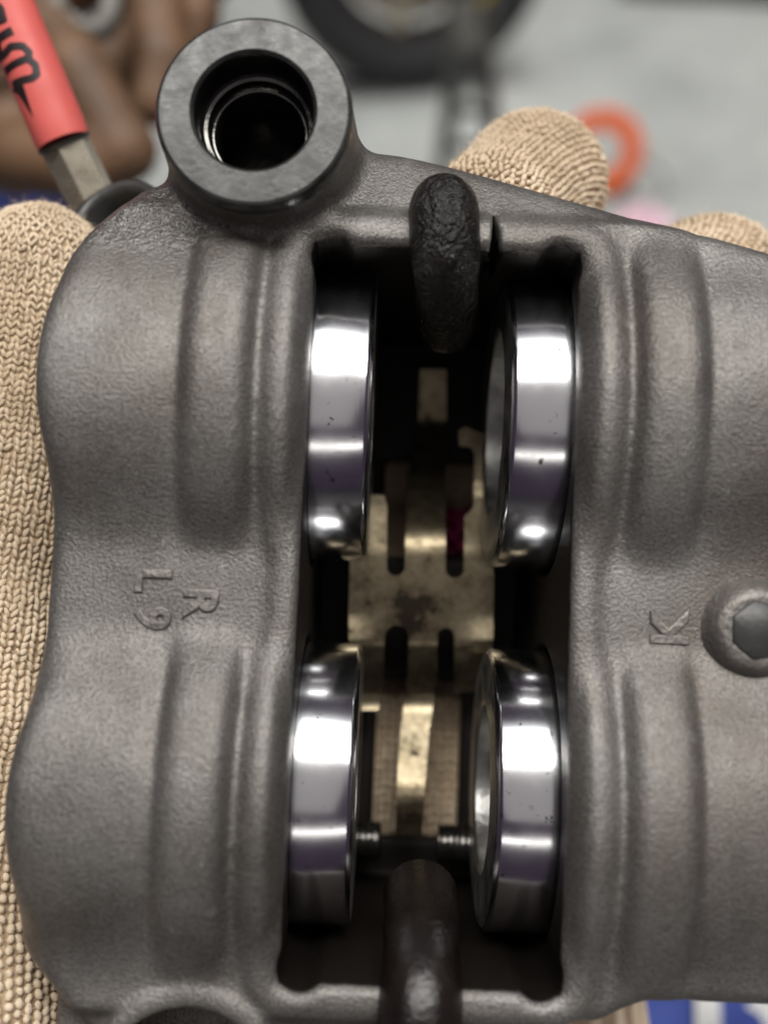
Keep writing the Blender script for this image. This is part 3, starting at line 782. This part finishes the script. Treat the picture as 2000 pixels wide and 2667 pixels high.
plate('shaft', [HP(x_, y_, dw) for x_, y_ in ((160, 34), (100, 74), (-140, 240), (-170, 190), (80, 14), (150, -30), (172, 0))], 5, M['chrome'], sp_)

# ------------------------------------------------------------------ things on the floor behind, out of focus
WI = Matrix()
# motorcycle wheel standing on the floor
base = floor_at(1075, 240)
view = wray(1075, 240); view.z = 0; view.normalize()
wr_ = .30
wheel = empty('motorcycle_wheel', 'black motorcycle tyre with cream rim standing on the floor behind the caliper', 'wheel', Matrix.Translation((base.x, base.y+.03, 0)) @ Matrix.Rotation(math.atan2(view.y, view.x)-math.pi/2+R(14), 4, 'Z') @ Matrix.Rotation(R(-8), 4, 'X'))
def wheel_part(name, prof, mat, n=72, close=True):
    me = lathe(name, prof, n, 'Z', close); me.transform(Matrix.Rotation(R(90), 4, 'X')); me.transform(Matrix.Translation((0, 0, wr_)))
    return link(name, me, mat, wheel)
tp = [(wr_-.062+.062*math.cos(t_), .062*math.sin(t_)) for t_ in np.linspace(-2.5, 2.5, 17)]
wheel_part('tyre', tp, M['tyre'])
wheel_part('rim', [(.178, -.04), (.192, -.046), (.192, .046), (.178, .04), (.17, 0)], M['maroon'])
wheel_part('brake_disc', [(.08, -.055), (.165, -.055), (.165, -.050), (.08, -.050)], M['rim'])
wheel_part('hub', [(.0, -.09), (.04, -.09), (.05, -.05), (.05, .05), (.04, .09), (.0, .09)], M['black'], close=False)
for k in range(6):
    an = 2*math.pi*k/6+.3
    link('spoke', tube_mesh('spoke', [(.045*math.cos(an), 0, wr_+.045*math.sin(an)), (.12*math.cos(an+.1), 0, wr_+.12*math.sin(an+.1)), (.18*math.cos(an), 0, wr_+.18*math.sin(an))], [.022, .016, .02], 10), M['rim'], wheel)
# stand leg in front of the wheel
foot = floor_at(1222, 470)
top = wat(1212, -180, 1.75); top2 = wat(1160, -180, 1.8)
stand = empty('side_stand', 'black metal stand leg with silver bolts in front of the wheel', 'stand', Matrix.Translation(foot))
rel = lambda p: Vector(p)-foot
t0, t1_ = rel(wat(1225, 40, 1.85)), rel(wat(1200, -220, 1.75))
for dx0, dx1 in ((-.06, -.01), (.06, .012)):
    link('leg', tube_mesh('leg', [Vector((dx0, 0, .01)), t0+Vector((dx1, 0, 0))], [.016, .018], 12), M['black'], stand)
for k in (.25, .5, .75):
    c = t0*k; w_ = .06*(1-k)+.012*k
    link('brace', tube_mesh('brace', [c+Vector((-w_, 0, 0)), c+Vector((w_, 0, 0))], .010, 10), M['black'], stand)
link('upright', tube_mesh('upright', [t0, t1_], [.04, .045], 16), M['black'], stand)
for px_, py_, r_ in ((1206, 36, .028), (1218, 95, .024)):
    q = rel(wat(px_, py_, 1.74)); me = lathe('bolt', [(.0, .012), (r_*.7, .012), (r_, .0), (r_, -.02), (0, -.02)], 16)
    me.transform((-wray(px_, py_)).to_track_quat('Z', 'Y').to_matrix().to_4x4()); o = link('bolt', me, M['chrome'], stand); o.location = q
link('tab', tube_mesh('tab', [rel(wat(1228, 14, 1.8)), rel(wat(1260, -40, 1.8))], [.014, .02], 8), M['yellow'], stand)

# roll of orange tape standing on edge, and a loop of grey wire
bt = floor_at(1545, 500); vw = wray(1545, 492); vw.z = 0; vw.normalize()
tape = empty('tape_roll', 'roll of bright orange tape on the floor beside the gloved finger', 'tape roll', Matrix.Translation(bt) @ Matrix.Rotation(math.atan2(vw.y, vw.x)-math.pi/2, 4, 'Z') @ Matrix.Rotation(R(-28), 4, 'X'))
for nm, prof, mt in (('tape', [(.042, -.024), (.078, -.026), (.082, -.022), (.082, .022), (.078, .026), (.042, .024)], 'orange'), ('core', [(.036, -.023), (.0405, -.023), (.0405, .023), (.036, .023)], 'card')):
    me = lathe(nm, prof, 48, 'Z', True); me.transform(Matrix.Rotation(R(90), 4, 'X')); me.transform(Matrix.Translation((0, 0, .082))); link(nm, me, M[mt], tape)
pts = []
for t_ in np.linspace(0, 2*math.pi, 40):
    c = floor_at(1655+62*math.cos(t_)+18*math.cos(2*t_), 478+70*math.sin(t_), .006); pts.append(c)
wl = link('wire_loop', tube_mesh('wire_loop', pts, .006, 8, cap=False), M['wire']); tag(wl, 'loop of thin grey wire lying beside the orange tape', 'wire')
# rags
def rag(name, c, sx, sy, hgt, mat, label, cat, rot=0, seed=1, n=28):
    g = np.random.default_rng(seed); ph = g.uniform(0, 6, 8); v = []; f = []
    for i in range(n):
        for j in range(n):
            u, w_ = i/(n-1)*2-1, j/(n-1)*2-1
            e = 1+.12*math.sin(3*u+ph[0])+.1*math.sin(4*w_+ph[1])
            z = hgt*(.5+.5*math.sin(5*u+2*w_+ph[2])*math.cos(4*w_-u+ph[3])+.25*math.sin(9*u+ph[4])*math.sin(8*w_+ph[5]))
            z *= max(0, 1-.6*(u*u+w_*w_)*.5)
            v.append((u*sx*e, w_*sy*e, z+.002))
    for i in range(n-1):
        for j in range(n-1): f.append((i*n+j, (i+1)*n+j, (i+1)*n+j+1, i*n+j+1))
    me = mesh_py(name, v, f, True); o = link(name, me, mat); o.matrix_world = c
    md = o.modifiers.new('thickness', 'SOLIDIFY'); md.thickness = min(sx, sy)*.02; tag(o, label, cat); return o
fp = floor_at(1670, 600)
rag('pink_rag', Matrix.Translation(fp), .05, .06, .04, M['pink'], 'pale pink rag on the floor between the two gloved fingertips', 'rag', seed=3)
mp_ = P(1186, 1385, -49.0)
rag('magenta_rag', CAL @ Matrix.Translation(Vector(mp_)*.001), .0035, .0034, .0028, M['magenta'], 'small magenta scrap of cloth seen through the spring slot', 'rag', seed=5)
# dark beam at the top right
pa, pb = wat(1640, -40, 3.1), wat(2300, -28, 3.1)
bm_ = link('floor_rail', tube_mesh('floor_rail', [floor_at(1610, -30), floor_at(2400, 12)], .06, 8), M['black']); tag(bm_, 'black rail along the far floor at the top right', 'rail')

# ------------------------------------------------------------------ blue cloth
def cloth(name, fn, nu, nv, mat, label, cat):
    v = [fn(i/(nu-1), j/(nv-1)) for i in range(nu) for j in range(nv)]
    f = [(i*nv+j, (i+1)*nv+j, (i+1)*nv+j+1, i*nv+j+1) for i in range(nu-1) for j in range(nv-1)]
    me = mesh_py(name, v, f, True); o = link(name, me, mat); o.modifiers.new('thickness', 'SOLIDIFY').thickness = .001
    tag(o, label, cat); return o
def leg_fn(u, w_):
    c = PD(-420+720*u, 425+70*u, 440); d = PD(-420+700*u, 900, 400)
    an = math.pi*(w_*1.2-.6)
    base_ = np.array(c)*(1-w_)+np.array(d)*w_
    bulge = 26*math.cos(an)+2.5*math.sin(14*u+6*w_)+1.6*math.sin(23*w_+5*u)
    return world(base_-FW*bulge)
cloth('trouser_leg', leg_fn, 40, 30, M['blue'], 'blue trouser leg behind the gloved thumb and brown hand', 'trousers')
def lap_xyz(px, py):
    u = (px-1500)/600.; w_ = (py-2400)/400.
    return PD(px, py, 260+14*u*u-18*math.sin(2.2*w_)+3*math.sin(7*u+2*w_)+2*math.sin(11*u-5*w_))
def lap_fn(u, w_): return world(lap_xyz(1250+1150*u, 2330+620*w_))
lap = cloth('printed_trousers', lap_fn, 60, 36, M['blue'], 'blue trousers with white bar and star print under the caliper at bottom right', 'trousers')
def print_patch(name, poly, label):
    bm = bmesh.new(); vs = [bm.verts.new((a_, b, 0)) for a_, b in poly]; f_ = bm.faces.new(vs); f_.normal_update()
    bmesh.ops.triangulate(bm, faces=[f_], ngon_method='EAR_CLIP')
    for axn, lo_, hi_ in (((1, 0, 0), min(p[0] for p in poly), max(p[0] for p in poly)), ((0, 1, 0), min(p[1] for p in poly), max(p[1] for p in poly))):
        s = lo_+12
        while s < hi_:
            bmesh.ops.bisect_plane(bm, geom=bm.verts[:]+bm.edges[:]+bm.faces[:], plane_co=(s*axn[0], s*axn[1], 0), plane_no=axn); s += 12
    for v in bm.verts:
        p = lap_xyz(v.co.x, v.co.y); v.co = world(p-ray(v.co.x, v.co.y)*2.6)
    bmesh.ops.recalc_face_normals(bm, faces=bm.faces)
    me = bpy.data.meshes.new(name); bm.to_mesh(me); bm.free(); o = link(name, me, M['white']); o.parent = lap
    tag(o, label); return o
print_patch('white_bar', [(1806, 2380), (1872, 2380), (1880, 2900), (1814, 2900)], 'white bar printed on the blue cloth')
print_patch('white_star', [(1915, 2500), (1965, 2570), (2010, 2560), (2080, 2560), (2120, 2640), (2060, 2700), (2004, 2690), (1975, 2640), (1940, 2622), (1960, 2596)], 'white star shaped print on the blue cloth')
